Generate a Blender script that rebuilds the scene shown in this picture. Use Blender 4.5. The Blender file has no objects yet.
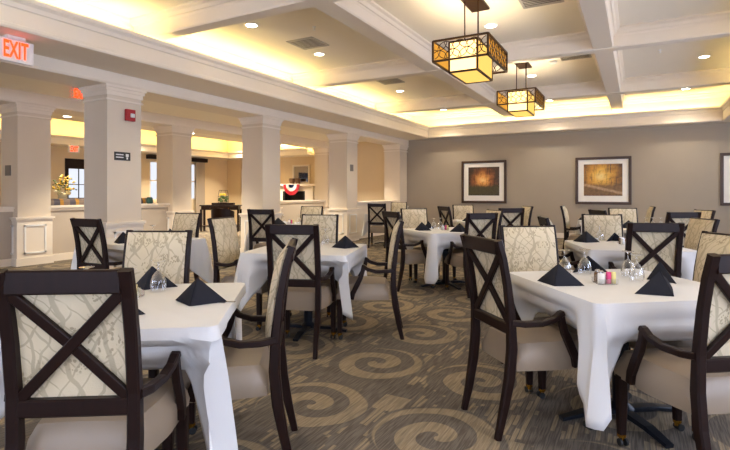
import bpy, bmesh, math, random
from mathutils import Vector, Matrix
random.seed(7)
S = bpy.context.scene
COL = S.collection
PI = math.pi

# ---------------------------------------------------------------- materials
def lin(c):
    c = c.lstrip('#')
    o = []
    for i in (0, 2, 4):
        v = int(c[i:i+2], 16)/255
        o.append(v/12.92 if v <= .04045 else ((v+.055)/1.055)**2.4)
    return (*o, 1)

class NT:
    """tiny helper to wire shader nodes"""
    def __init__(s, name):
        s.m = bpy.data.materials.new(name); s.m.use_nodes = True
        s.t = s.m.node_tree; s.t.nodes.clear()
        s.out = s.t.nodes.new('ShaderNodeOutputMaterial')
    def n(s, typ, **kw):
        x = s.t.nodes.new(typ)
        for k, v in kw.items(): setattr(x, k, v)
        return x
    def l(s, a, b): s.t.links.new(a, b)
    def val(s, sock, v):
        if hasattr(v, 'is_linked') or isinstance(v, bpy.types.NodeSocket): s.l(v, sock)
        else: sock.default_value = v
    def math(s, op, a, b=0.0, c=0.0):
        x = s.n('ShaderNodeMath', operation=op)
        s.val(x.inputs[0], a); s.val(x.inputs[1], b)
        if len(x.inputs) > 2: s.val(x.inputs[2], c)
        return x.outputs[0]
    def mix(s, f, a, b):
        x = s.n('ShaderNodeMix', data_type='RGBA')
        s.val(x.inputs[0], f); s.val(x.inputs[6], a); s.val(x.inputs[7], b)
        return x.outputs[2]
    def smooth(s, v, lo, hi):
        x = s.n('ShaderNodeMapRange', interpolation_type='SMOOTHSTEP')
        s.val(x.inputs[0], v); x.inputs[1].default_value = lo; x.inputs[2].default_value = hi
        return x.outputs[0]
    def noise(s, vec, scale, detail=2.0, rough=.5):
        x = s.n('ShaderNodeTexNoise'); s.l(vec, x.inputs['Vector'])
        x.inputs['Scale'].default_value = scale; x.inputs['Detail'].default_value = detail
        x.inputs['Roughness'].default_value = rough
        return x
    def obj(s): return s.n('ShaderNodeTexCoord').outputs['Object']
    def xyz(s, v):
        x = s.n('ShaderNodeSeparateXYZ'); s.l(v, x.inputs[0]); return x.outputs
    def comb(s, a, b, c=0.0):
        x = s.n('ShaderNodeCombineXYZ')
        s.val(x.inputs[0], a); s.val(x.inputs[1], b); s.val(x.inputs[2], c)
        return x.outputs[0]
    def bsdf(s, col, rough=.6, metal=0., spec=.5, bump=None, bstr=.2, **kw):
        b = s.n('ShaderNodeBsdfPrincipled')
        s.val(b.inputs['Base Color'], col); s.val(b.inputs['Roughness'], rough)
        b.inputs['Metallic'].default_value = metal; b.inputs['Specular IOR Level'].default_value = spec
        for k, v in kw.items(): s.val(b.inputs[k], v)
        if bump is not None:
            bp = s.n('ShaderNodeBump'); bp.inputs['Strength'].default_value = bstr
            bp.inputs['Distance'].default_value = .01
            s.l(bump, bp.inputs['Height']); s.l(bp.outputs[0], b.inputs['Normal'])
        s.l(b.outputs[0], s.out.inputs[0]); return b

def plain(name, hexc, rough=.6, metal=0., spec=.5, var=.06, scale=6., bstr=.0, bscale=60., **kw):
    t = NT(name); c = lin(hexc); o = t.obj()
    n = t.noise(o, scale, 3)
    d = tuple(max(0, x*(1-var)) for x in c[:3])+(1,); u = tuple(min(1, x*(1+var)) for x in c[:3])+(1,)
    col = t.mix(n.outputs[0], d, u)
    bump = t.noise(o, bscale, 2).outputs[0] if bstr > 0 else None
    t.bsdf(col, rough, metal, spec, bump, bstr, **kw); return t.m

def emit(name, hexc, strength):
    t = NT(name); e = t.n('ShaderNodeEmission')
    e.inputs[0].default_value = lin(hexc); e.inputs[1].default_value = strength
    t.l(e.outputs[0], t.out.inputs[0]); return t.m

def m_wood():
    t = NT('dark_stained_wood'); o = t.obj()
    mp = t.n('ShaderNodeMapping'); mp.inputs['Scale'].default_value = (14, 14, 2.2); t.l(o, mp.inputs[0])
    n = t.noise(mp.outputs[0], 4, 4, .6)
    col = t.mix(n.outputs[0], lin('#150a08'), lin('#25130e'))
    t.bsdf(col, .42, 0, .22); return t.m

def m_fabric():
    t = NT('woodland_print_fabric'); o = t.obj()
    oi = t.n('ShaderNodeObjectInfo')
    r = t.math('MULTIPLY', oi.outputs['Random'], 3.0)
    sh = t.n('ShaderNodeVectorMath', operation='ADD'); t.l(o, sh.inputs[0]); t.l(t.comb(r, 0.0, r), sh.inputs[1])
    p = sh.outputs[0]
    wob = t.noise(p, 9, 3)
    wv = t.n('ShaderNodeVectorMath', operation='SCALE'); t.l(wob.outputs['Color'], wv.inputs[0]); wv.inputs['Scale'].default_value = .085
    pv = t.n('ShaderNodeVectorMath', operation='ADD'); t.l(p, pv.inputs[0]); t.l(wv.outputs[0], pv.inputs[1])
    X, Y, Z = t.xyz(p)
    def stems(freq, tilt, amp, nsc, w0, w1, off):
        no = t.noise(p, nsc, 2).outputs[0]
        c = t.math('ADD', t.math('ADD', t.math('MULTIPLY', X, freq), t.math('MULTIPLY', Z, tilt)), t.math('ADD', t.math('MULTIPLY', no, amp), off))
        d = t.math('ABSOLUTE', t.math('SUBTRACT', t.math('FRACT', c), .5))
        return t.smooth(d, w1, w0)
    m1 = t.smooth(t.noise(p, 5.5, 1).outputs[0], .40, .48); m2 = t.smooth(t.noise(p, 6.5, 1).outputs[0], .58, .5)
    branch = stems(8.5, 2.2, 1.5, 5, .05, .085, .1)
    branch = t.math('MAXIMUM', branch, t.math('MULTIPLY', stems(13, -10, 2.2, 6, .05, .08, .4), m1))
    branch = t.math('MAXIMUM', branch, t.math('MULTIPLY', stems(16, 15, 2.4, 7, .045, .075, .7), m2))
    mp2 = t.n('ShaderNodeMapping'); mp2.inputs['Scale'].default_value = (80, .01, 62); t.l(pv.outputs[0], mp2.inputs[0])
    v2 = t.n('ShaderNodeTexVoronoi', feature='F1'); v2.inputs['Scale'].default_value = 1.0; t.l(mp2.outputs[0], v2.inputs['Vector'])
    leaf = t.math('MULTIPLY', t.smooth(v2.outputs['Distance'], .46, .36), t.smooth(t.noise(p, 10, 1).outputs[0], .52, .57))
    pat = t.math('MAXIMUM', t.math('MULTIPLY', branch, .7), leaf)
    w = t.noise(p, 5, 2).outputs[0]
    base = t.mix(w, lin('#d2c4a8'), lin('#c5b492'))
    col = t.mix(t.math('MULTIPLY', pat, .62), base, lin('#807159'))
    t.bsdf(col, .75, 0, .25, t.noise(o, 260, 1).outputs[0], .15); return t.m

def m_carpet():
    t = NT('swirl_carpet'); o = t.obj(); X, Y, Z = t.xyz(o)
    PX, PY = .78, .83
    gx = t.math('DIVIDE', t.math('ADD', X, 1.68+PX/2), PX); gy = t.math('DIVIDE', t.math('ADD', Y, -2.38+PY/2), PY)
    fx = t.math('MULTIPLY', t.math('SUBTRACT', t.math('FRACT', gx), .5), PX)
    fy = t.math('MULTIPLY', t.math('SUBTRACT', t.math('FRACT', gy), .5), PY)
    cell = t.comb(t.math('FLOOR', gx), t.math('FLOOR', gy))
    wn = t.n('ShaderNodeTexWhiteNoise', noise_dimensions='2D'); t.l(cell, wn.inputs['Vector'])
    rnd = wn.outputs['Value']
    r = t.math('SQRT', t.math('ADD', t.math('MULTIPLY', fx, fx), t.math('MULTIPLY', fy, fy)))
    th = t.math('DIVIDE', t.math('ARCTAN2', fy, fx), 2*PI)
    rw = t.math('ADD', r, t.math('MULTIPLY', t.math('SUBTRACT', t.noise(o, 3.0, 1).outputs[0], .5), .05))
    s = t.math('FRACT', t.math('ADD', t.math('SUBTRACT', t.math('DIVIDE', rw, .215), th), t.math('MULTIPLY', rnd, .35)))
    tri = t.math('ABSOLUTE', t.math('SUBTRACT', s, .5))
    sp = t.math('MULTIPLY', t.smooth(tri, .27, .25), t.smooth(rw, .338, .322))
    halo = t.smooth(rw, .345, .36)
    # broken dashes that run along Y
    cx_ = t.math('FLOOR', t.math('DIVIDE', X, .027))
    w1 = t.n('ShaderNodeTexWhiteNoise', noise_dimensions='1D'); t.l(cx_, w1.inputs['W'])
    dy = t.math('FLOOR', t.math('DIVIDE', t.math('ADD', Y, w1.outputs['Value']), .13))
    w2 = t.n('ShaderNodeTexWhiteNoise', noise_dimensions='2D'); t.l(t.comb(cx_, dy), w2.inputs['Vector'])
    bx = t.math('FLOOR', t.math('DIVIDE', X, .17)); by = t.math('FLOOR', t.math('DIVIDE', Y, .21))
    w3 = t.n('ShaderNodeTexWhiteNoise', noise_dimensions='2D'); t.l(t.comb(bx, by), w3.inputs['Vector'])
    gap = t.math('GREATER_THAN', t.math('FRACT', t.math('DIVIDE', X, .027)), .22)
    dash = t.math('MULTIPLY', t.math('GREATER_THAN', w2.outputs['Value'], .45), t.math('GREATER_THAN', w3.outputs['Value'], .36))
    dash = t.math('MULTIPLY', t.math('MULTIPLY', dash, gap), halo)
    blk = t.math('MULTIPLY', t.math('GREATER_THAN', w3.outputs['Value'], .93), halo)
    pat = t.math('MAXIMUM', t.math('MAXIMUM', sp, dash), blk)
    rib = t.n('ShaderNodeMapping'); rib.inputs['Scale'].default_value = (60, 3.5, 1); t.l(o, rib.inputs[0])
    pat = t.math('MULTIPLY', pat, t.math('ADD', .55, t.math('MULTIPLY', t.smooth(t.noise(rib.outputs[0], 1.0, 2).outputs[0], .36, .5), .45)))
    mp = t.n('ShaderNodeMapping'); mp.inputs['Scale'].default_value = (130, 7, 1); t.l(o, mp.inputs[0])
    streak = t.noise(mp.outputs[0], 1.0, 2).outputs[0]
    pile = t.noise(o, 180, 2).outputs[0]
    sm = t.smooth(streak, .35, .65)
    dark = t.mix(sm, lin('#5a534b'), lin('#786f64'))
    lite = t.mix(sm, lin('#8a7b64'), lin('#a39278'))
    col = t.mix(pat, dark, lite)
    col = t.mix(t.math('MULTIPLY', pile, .35), col, lin('#4c4238'))
    t.bsdf(col, .95, 0, .1, pile, .35); return t.m

def m_glass():
    t = NT('clear_glass'); tr = t.n('ShaderNodeBsdfTransparent'); gl = t.n('ShaderNodeBsdfGlossy')
    tr.inputs[0].default_value = (.93, .94, .95, 1); gl.inputs['Roughness'].default_value = .06
    gl.inputs['Color'].default_value = (1, 1, 1, 1)
    lw = t.n('ShaderNodeLayerWeight'); lw.inputs[0].default_value = .35
    f = t.math('ADD', t.math('MULTIPLY', lw.outputs['Facing'], .75), .06)
    mx = t.n('ShaderNodeMixShader'); t.l(f, mx.inputs[0]); t.l(tr.outputs[0], mx.inputs[1]); t.l(gl.outputs[0], mx.inputs[2])
    t.l(mx.outputs[0], t.out.inputs[0]); return t.m

def m_painting(name, kind):
    t = NT(name); o = t.obj(); X, Y, Z = t.xyz(o)        # picture plane: X across, Z up, centred on the sheet
    wob = t.noise(o, 5, 4, .65)
    n2 = t.noise(o, 16, 3, .6).outputs[0]
    gx, gz = (-.04, .1) if kind == 'gold' else (-.02, .02)
    dx = t.math('SUBTRACT', X, gx); dz = t.math('SUBTRACT', Z, gz)
    d = t.math('SQRT', t.math('ADD', t.math('MULTIPLY', dx, dx), t.math('MULTIPLY', dz, dz)))
    d = t.math('ADD', d, t.math('MULTIPLY', t.math('SUBTRACT', wob.outputs[0], .5), .35))
    cr = t.n('ShaderNodeValToRGB'); t.l(d, cr.inputs[0]); e = cr.color_ramp.elements
    cols = (('#f3d98a', 0), ('#ecb748', .15), ('#cb8f30', .3), ('#5c3d1b', .52)) if kind == 'gold' else (('#f6cf86', 0), ('#e9a455', .13), ('#9c5f35', .26), ('#4c3b2c', .44))
    while len(e) < len(cols): e.new(.5)
    for i, (c, p) in enumerate(cols): e[i].position = p; e[i].color = lin(c)
    mp = t.n('ShaderNodeMapping'); mp.inputs['Scale'].default_value = (11, 1, 1.1); t.l(o, mp.inputs[0])
    trunks = t.smooth(t.noise(mp.outputs[0], 1.6, 3, .6).outputs[0], .54, .62)
    side = t.smooth(t.math('ABSOLUTE', t.math('ADD', X, .04)), .06, .26)
    col = t.mix(t.math('MULTIPLY', t.math('MULTIPLY', trunks, side), .8), cr.outputs[0], lin('#33261c'))
    mot = t.noise(o, 9, 5, .7).outputs[0]
    col = t.mix(t.math('MULTIPLY', t.smooth(mot, .5, .68), .55), col, lin('#4a2f16'))
    col = t.mix(t.math('MULTIPLY', t.smooth(mot, .46, .3), .5), col, lin('#f0c95e') if kind == 'gold' else lin('#d08a55'))
    low = t.smooth(t.math('ADD', Z, t.math('MULTIPLY', t.math('SUBTRACT', n2, .5), .1)), -.06, -.2)
    col = t.mix(low, col, t.mix(n2, lin('#3d2f1e'), lin('#a5793f') if kind == 'gold' else lin('#5b5a36')))
    if kind == 'gold':
        pth = t.math('ADD', Z, t.math('MULTIPLY', X, .25))
        ps = t.math('MULTIPLY', t.smooth(pth, -.3, -.25), t.smooth(pth, -.19, -.23))
        col = t.mix(t.math('MULTIPLY', t.math('MULTIPLY', ps, n2), .9), col, lin('#d8b48a'))
    t.bsdf(col, .35, 0, .4); return t.m

M = {}
M['wood'] = m_wood(); M['fabric'] = m_fabric(); M['carpet'] = m_carpet(); M['glass'] = m_glass()
M['vinyl'] = plain('taupe_seat_vinyl', '#8e7d6a', .42, 0, .45, .05, 9)
M['cloth'] = plain('white_table_linen', '#d6d4d2', .85, 0, .2, .02, 8, .06, 300)
M['napkin'] = plain('charcoal_napkin', '#23232a', .85, 0, .2, .12, 20, .15, 240)
M['iron'] = plain('blackened_iron', '#20242c', .4, .6, .5, .1, 8)
M['brass'] = plain('polished_brass', '#c9963c', .25, 1., .5, .08, 20)
M['rubber'] = plain('black_rubber', '#151515', .6)
M['wall'] = plain('taupe_wall_paint', '#aa9d8b', .8, 0, .3, .03, 3, .05, 220)
M['tan'] = plain('tan_wall_paint', '#dcc6a2', .8, 0, .3, .03, 3)
M['column'] = plain('beige_column_paint', '#dccdb7', .75, 0, .3, .03, 3, .04, 220)
M['half'] = plain('stone_half_wall_paint', '#b9ab9a', .75, 0, .3, .03, 3)
M['trim'] = plain('off_white_trim_paint', '#eaddca', .5, 0, .4, .02, 5)
M['ceil'] = plain('cream_ceiling_paint', '#f7edda', .85, 0, .2, .02, 2)
M['bronze'] = plain('bronze_metal', '#4a3320', .4, .7, .5, .15, 25)
M['ring'] = plain('white_enamel', '#f1eee8', .4)
M['lamp'] = emit('downlight_lens', '#fff1d6', 30)
M['shade'] = emit('pendant_shade_glow', '#ffd083', 2.1)
M['amber'] = emit('amber_glass_glow', '#ffc866', .82)
M['mica'] = emit('amber_mica_glow', '#f0a842', .62)
M['pane'] = emit('daylit_pane', '#d3e0ff', 7.5)
M['pane2'] = emit('daylit_pane_far', '#eef3ff', .62)
M['exitred'] = emit('exit_letters_lit', '#ff3a12', 2.6)
M['exitwhite'] = plain('exit_sign_white', '#ece4dd', .5)
M['red'] = plain('alarm_red', '#a8161c', .4)
M['clearwhite'] = plain('strobe_lens', '#dcdcdc', .2)
M['signdark'] = plain('dark_sign_plate', '#2b2724', .5)
M['signgrey'] = plain('grey_sign_plate', '#7d746a', .5)
M['white'] = plain('white_print', '#e8e6e2', .6)
M['pink'] = plain('pink_paper', '#e0457f', .7)
M['yellow'] = plain('yellow_paper', '#e3d58a', .7)
M['green'] = plain('green_paper', '#5aa843', .7)
M['pepper'] = plain('pepper_brown', '#6b4a2a', .6, var=.4, scale=300)
M['salt'] = plain('salt_white', '#efece6', .7)
M['steel'] = plain('stainless_steel', '#c5c5c8', .2, 1.)
M['acrylic'] = M['glass']
M['mat'] = plain('ivory_mount', '#f8f2e6', .8)
M['pframe'] = plain('walnut_picture_frame', '#47301f', .4, var=.25, scale=30)
M['art_gold'] = m_painting('golden_wood_painting', 'gold'); M['art_sun'] = m_painting('sunset_wood_painting', 'sun')
M['vent'] = plain('vent_grey', '#b9b2a6', .5); M['ventdark'] = plain('vent_shadow_gap', '#4d463d', .8)
M['flower'] = plain('yellow_petals', '#e8c026', .6, var=.2, scale=40); M['pale'] = plain('cream_petals', '#eadfb4', .6)
M['leaf'] = plain('green_leaves', '#4d6a2c', .6, var=.3, scale=30)
M['bred'] = plain('bunting_red', '#b5182a', .7); M['bblue'] = plain('bunting_blue', '#26305e', .7)
M['char'] = plain('firebox_black', '#1b1714', .8); M['mirror'] = plain('mirror_silver', '#d8d8d6', .04, 1., var=0)
M['basket'] = plain('brown_wicker', '#6e4f33', .8, var=.3, scale=40)
M['bottlegreen'] = plain('cushion_green', '#2c4f47', .8)
def m_stripe():
    t = NT('striped_upholstery'); o = t.obj(); X, Y, Z = t.xyz(o)
    f = t.math('FRACT', t.math('DIVIDE', Y, .3))
    a = t.math('LESS_THAN', f, .22); b = t.math('GREATER_THAN', f, .62)
    col = t.mix(a, t.mix(b, lin('#8b7b70'), lin('#5d5a66')), lin('#c08f3e'))
    t.bsdf(col, .85); return t.m
M['stripe'] = m_stripe()

# ---------------------------------------------------------------- mesh building
class MB:
    def __init__(s): s.b = bmesh.new()
    def box(s, x0, x1, y0, y1, z0, z1, bev=0., mat=None):
        r = bmesh.ops.create_cube(s.b, size=1)
        vs = r['verts']
        for v in vs:
            v.co = Vector((x0+(v.co.x+.5)*(x1-x0), y0+(v.co.y+.5)*(y1-y0), z0+(v.co.z+.5)*(z1-z0)))
        if bev > 0:
            ed = {e for v in vs for e in v.link_edges}
            r2 = bmesh.ops.bevel(s.b, geom=list(ed), offset=bev, segments=2, profile=.5, affect='EDGES')
            vs = list({v for v in r2['verts']} | {v for v in vs if v.is_valid})
        if mat is not None: bmesh.ops.transform(s.b, matrix=mat, verts=[v for v in vs if v.is_valid])
        return s
    def sweep(s, pts, sizes, axis='x', closed=False):
        """rectangular bar swept along pts; sizes: (width along axis, thickness) for each point"""
        ax = {'x': Vector((1, 0, 0)), 'y': Vector((0, 1, 0)), 'z': Vector((0, 0, 1))}[axis]
        rings = []; n = len(pts); P = [Vector(p) for p in pts]
        for i, p in enumerate(P):
            d = (P[min(i+1, n-1)]-P[max(i-1, 0)]).normalized()
            side = (ax-d*ax.dot(d)).normalized(); up = d.cross(side)
            w, h = sizes[i] if isinstance(sizes, list) else sizes
            ring = []
            c = min(w, h)*.16
            for sx, sy in ((-w/2+c, -h/2), (w/2-c, -h/2), (w/2, -h/2+c), (w/2, h/2-c), (w/2-c, h/2), (-w/2+c, h/2), (-w/2, h/2-c), (-w/2, -h/2+c)):
                ring.append(s.b.verts.new(p+side*sx+up*sy))
            rings.append(ring)
        k = 8
        for a, b in zip(rings, rings[1:]):
            for i in range(k): s.b.faces.new((a[i], a[(i+1) % k], b[(i+1) % k], b[i]))
        s.b.faces.new(rings[0][::-1]); s.b.faces.new(rings[-1]); return s
    def tube(s, pts, r, seg=8, cap=True):
        P = [Vector(p) for p in pts]; n = len(P); rings = []
        ref = Vector((0, 0, 1))
        if abs((P[-1]-P[0]).normalized().z) > .95: ref = Vector((1, 0, 0))
        for i, p in enumerate(P):
            d = (P[min(i+1, n-1)]-P[max(i-1, 0)]).normalized()
            a = d.cross(ref).normalized(); b2 = d.cross(a)
            rr = r[i] if isinstance(r, (list, tuple)) else r
            rings.append([s.b.verts.new(p+a*rr*math.cos(2*PI*k/seg)+b2*rr*math.sin(2*PI*k/seg)) for k in range(seg)])
        for a, b in zip(rings, rings[1:]):
            for i in range(seg): s.b.faces.new((a[i], a[(i+1) % seg], b[(i+1) % seg], b[i]))
        if cap: s.b.faces.new(rings[0][::-1]); s.b.faces.new(rings[-1])
        return s
    def lathe(s, prof, seg=20, c=(0, 0, 0)):
        c = Vector(c); rings = []
        for r, z in prof:
            if r < 1e-5: rings.append([s.b.verts.new(c+Vector((0, 0, z)))])
            else: rings.append([s.b.verts.new(c+Vector((r*math.cos(2*PI*k/seg), r*math.sin(2*PI*k/seg), z))) for k in range(seg)])
        for a, b in zip(rings, rings[1:]):
            for i in range(seg):
                j = (i+1) % seg
                if len(a) == 1 and len(b) == 1: continue
                if len(a) == 1: s.b.faces.new((a[0], b[j], b[i]))
                elif len(b) == 1: s.b.faces.new((a[i], a[j], b[0]))
                else: s.b.faces.new((a[i], a[j], b[j], b[i]))
        return s
    def prism(s, poly, axis, a0, a1):
        """extrude a 2D polygon along an axis: axis 'x' poly=(y,z); 'y' poly=(x,z); 'z' poly=(x,y)"""
        def P(p, a): return Vector({'x': (a, p[0], p[1]), 'y': (p[0], a, p[1]), 'z': (p[0], p[1], a)}[axis])
        A = [s.b.verts.new(P(p, a0)) for p in poly]; B = [s.b.verts.new(P(p, a1)) for p in poly]
        n = len(poly)
        for i in range(n): s.b.faces.new((A[i], A[(i+1) % n], B[(i+1) % n], B[i]))
        s.b.faces.new(A[::-1]); s.b.faces.new(B); return s
    def xf(s, m): bmesh.ops.transform(s.b, matrix=m, verts=s.b.verts[:]); return s
    def build(s, name, mat, parent=None, smooth=False, loc=None, rotz=0.):
        bmesh.ops.recalc_face_normals(s.b, faces=s.b.faces[:])
        me = bpy.data.meshes.new(name); s.b.to_mesh(me); s.b.free()
        me.materials.append(mat)
        if smooth:
            for p in me.polygons: p.use_smooth = True
            try: me.set_sharp_from_angle(angle=math.radians(40))
            except Exception: pass
        o = bpy.data.objects.new(name, me); COL.objects.link(o)
        if parent is not None: o.parent = parent
        if loc is not None: o.location = loc
        o.rotation_euler.z = rotz
        return o

def tag(o, label, cat, group=None):
    o['label'] = label; o['category'] = cat
    if group: o['group'] = group
    return o
def thing(name, label, cat, loc=(0, 0, 0), rz=0., group=None):
    o = bpy.data.objects.new(name, None); COL.objects.link(o)
    o.empty_display_size = .1
    o.location = loc; o.rotation_euler.z = rz
    return tag(o, label, cat, group)
def struct(name, mb, mat, parent=None, label=None, smooth=False):
    o = mb.build(name, mat, parent, smooth)
    if parent is None:
        o['kind'] = 'structure'
        o['label'] = label or name.replace('_', ' ')
    return o
def copy_tree(o, parent=None):
    c = o.copy(); COL.objects.link(c); c.parent = parent
    for ch in list(o.children): copy_tree(ch, c)
    return c
def uv(th):
    a = math.radians(th); return Vector((math.cos(a), math.sin(a), 0)), Vector((-math.sin(a), math.cos(a), 0))

# ---------------------------------------------------------------- camera
cam = bpy.data.cameras.new('camera'); co = bpy.data.objects.new('camera', cam); COL.objects.link(co)
co.location = (0, 0, 1.25); co.rotation_euler = (PI/2, 0, math.radians(29))
cam.sensor_width = 36; cam.lens = 36*490/730; cam.shift_y = -32/730
cam.clip_start = .02; S.camera = co

# ================================================================ SETTING
XF, XB, XW, XR = -6.5, -9.2, -14.4, 3.7        # front pillar face, rear pillar face, far wall, window wall
YB, YS = 14.55, -4.0
TC, ZB, ZL, ZS = 3.68, 3.4, 3.3, 2.95          # tray ceiling, beam underside, ledge top, soffit underside
XL, XRL, YL = -5.65, 1.78, 14.2                # fascias
ROWS = [4.26, 7.53, 10.77, 13.98]; ROWSB = [4.42, 7.6, 10.9, 13.98]; CW = .54

struct('floor', MB().box(XW-.3, XR+.3, YS-.3, YB+.3, -.1, 0), M['carpet'], label='taupe carpet with beige swirls and dashes')
struct('wall_back', MB().box(XF-.3, XR+.2, YB, YB+.2, 0, 3.9), M['wall'], label='taupe wall hung with pictures')
struct('wall_lounge', MB().box(XW-.2, XF-.3, YB, YB+.2, 0, 3.9), M['tan'], label='tan end wall of the lounge beyond the pillars')
# window wall beside the camera, and the wall behind it, both with real openings
def window_wall(name, axis, at, thick, a0, a1, wins, z0, z1, label):
    mb = MB(); cur = a0
    def bx(p0, p1, q0, q1):
        if axis == 'x': mb.box(at, at+thick, p0, p1, q0, q1)
        else: mb.box(p0, p1, at, at+thick, q0, q1)
    for (w0, w1) in wins:
        bx(cur, w0, 0, 3.9); bx(w0, w1, 0, z0); bx(w0, w1, z1, 3.9); cur = w1
    bx(cur, a1, 0, 3.9)
    struct(name, mb, M['wall'], label=label)
wr = [(-3.2, -1.6), (-1., .6), (1.2, 2.8), (4.2, 5.8), (7.4, 9.0), (10.6, 12.2)]
window_wall('wall_right', 'x', XR, .2, YS-.2, YB+.2, wr, .8, 2.6, 'plain wall of tall windows beside the tables')
wf = [(-8.4, -6.8), (-4.6, -3.0), (-1.4, .2), (1.2, 2.8)]
window_wall('wall_front', 'y', YS-.2, .2, XW-.2, XR+.2, wf, .8, 2.6, 'window wall behind the viewpoint')
k = 1
def window_unit(n, axis, at, w0, w1, z0, z1, pane):
    mb = MB(); t = .05
    mid = (w0+w1)/2
    bars = [(w0, w0+t, z0, z1), (w1-t, w1, z0, z1), (w0, w1, z0, z0+t), (w0, w1, z1-t, z1), (mid-.02, mid+.02, z0, z1), (w0, w1, (z0+z1)/2-.02, (z0+z1)/2+.02)]
    for b in bars:
        if axis == 'x': mb.box(at-.03, at+.05, b[0], b[1], b[2], b[3])
        else: mb.box(b[0], b[1], at-.03, at+.05, b[2], b[3])
    f = struct('window_%d' % n, mb, M['trim'], label='white framed window number %d' % n)
    p = MB()
    if axis == 'x': p.box(at+.008, at+.014, w0, w1, z0, z1)
    else: p.box(w0, w1, at+.008, at+.014, z0, z1)
    p.build('pane', pane, f)
    return f
for (a, b) in wr: window_unit(k, 'x', XR+.08, a, b, .8, 2.6, M['pane']); k += 1
for (a, b) in wf: window_unit(k, 'y', YS-.1, a, b, .8, 2.6, M['pane']); k += 1

# tray ceiling with coffer beams
struct('ceiling', MB().box(XF+.2, XR, YS, YB, TC, TC+.1), M['ceil'], label='cream coffered tray ceiling')
def beam_prof(a, b, zb=0.):   # stepped crown on both sides
    ZB = 3.4+zb
    return [(a-.085, TC), (a-.085, TC-.025), (a-.05, TC-.045), (a-.03, TC-.085), (a-.012, TC-.09), (a, TC-.12), (a, ZB+.02), (a+.012, ZB), (b-.012, ZB), (b, ZB+.02), (b, TC-.12), (b+.012, TC-.09), (b+.03, TC-.085), (b+.05, TC-.045), (b+.085, TC-.025), (b+.085, TC)]
BX = [(4.46, 4.67), (8.12, 8.33), (11.8, 12.02), (.7, .91), (-2.9, -2.69)]
BY = [(-3.29, -3.0), (-.58, -.3)]
for a, b in BX: struct('ceiling_beam', MB().prism(beam_prof(a, b), 'x', XF+.3, XRL+.5), M['trim'], label='cream coffer beam crossing the tray ceiling')
for a, b in BY: struct('ceiling_beam', MB().prism(beam_prof(a, b, .012), 'y', YS+.6, YL+.4), M['trim'], label='cream coffer beam running the length of the tray ceiling')
# soffits: hollow ledge with a moulded lip in front of a cove
def soffit_prof(face, back, sgn):
    # face: fascia coordinate, back: coordinate of the wall behind; sgn +1 when the room lies at larger coordinate
    f = lambda d: face+sgn*d
    return [(back, ZS), (f(0), ZS), (f(.012), ZS+.02), (f(.012), ZS+.05), (f(0), ZS+.06), (f(0), ZL-.13), (f(.015), ZL-.12), (f(.025), ZL-.075), (f(.055), ZL-.045), (f(.06), ZL), (f(-.06), ZL), (f(-.06), ZL-.12), (back, ZL-.12)]
struct('ceiling_soffit', MB().prism(soffit_prof(XL, XF+.05, 1), 'y', YS, YB), M['trim'], label='cream soffit and ledge above the pillars')
struct('ceiling_soffit', MB().prism(soffit_prof(YL, YB, -1), 'x', XL, XRL), M['trim'], label='cream soffit and ledge along the picture wall')
struct('ceiling_soffit', MB().prism(soffit_prof(XRL, XR, -1), 'y', YS, YB), M['trim'], label='cream soffit and ledge along the window wall')
struct('ceiling_soffit', MB().prism(soffit_prof(YS+.7, YS, 1), 'x', XL, XRL), M['trim'], label='cream soffit and ledge behind the viewpoint')
# cove back boards with crown
def cove(name, axis, at, sgn, a0, a1):
    p = [(at, ZL-.15), (at, TC), (at+sgn*.12, TC), (at+sgn*.11, TC-.03), (at+sgn*.06, TC-.05), (at+sgn*.04, TC-.1), (at+sgn*.015, TC-.11), (at+sgn*.015, ZL-.15)]
    struct(name, MB().prism(p, axis, a0, a1), M['ceil'], label='cream cove board under the tray ceiling')
cove('wall_cove', 'y', XF+.22, 1, YS, YB); cove('wall_cove', 'x', YB-.02, -1, XF, XR)
cove('wall_cove', 'y', XRL+.6, -1, YS, YB); cove('wall_cove', 'x', YS+.12, 1, XF, XR)
# beams on the two pillar rows and the flat ceiling between
for X in (XF, XB):
    p = [(X+.05, ZS), (X+.05, 2.81), (X+.035, 2.78), (X-CW-.035, 2.78), (X-CW-.05, 2.81), (X-CW-.05, ZS)]
    p = [(p[0][0], 3.0)] + p[1:-1] + [(p[-1][0], 3.0)]
    struct('ceiling_beam', MB().prism(p, 'y', YS, YB), M['trim'], label='cream beam carried by the %s pillars' % ('near' if X == XF else 'rear'))
struct('ceiling_aisle', MB().box(XB-2.7, XF+.1, YS, YB, 2.99, 3.09), M['ceil'], label='flat cream ceiling between the pillar rows')
# lounge beyond
LX0, LX1, LZ = -13.55, -11.9, 3.45
struct('ceiling_lounge', MB().box(XW, LX1+.3, YS, YB, LZ, LZ+.1), M['ceil'], label='lounge tray ceiling')
struct('ceiling_step', MB().box(LX1, LX1+.05, YS, YB, 2.99, LZ), M['ceil'], label='step of the lounge tray ceiling')
def lp(face, back, sgn):
    f = lambda d: face+sgn*d
    return [(back, 2.57), (f(0), 2.57), (f(0), 2.72), (f(.05), 2.77), (f(.05), 2.8), (f(-.06), 2.8), (f(-.06), 2.68), (back, 2.68)]
struct('ceiling_soffit', MB().prism(lp(LX0, XW, 1), 'y', YS, YB), M['trim'], label='cream soffit of the lounge cove')
struct('ceiling_soffit', MB().prism(lp(YB-.8, YB, -1), 'x', LX0, LX1+2.0), M['trim'], label='cream soffit over the fireplace wall')

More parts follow.
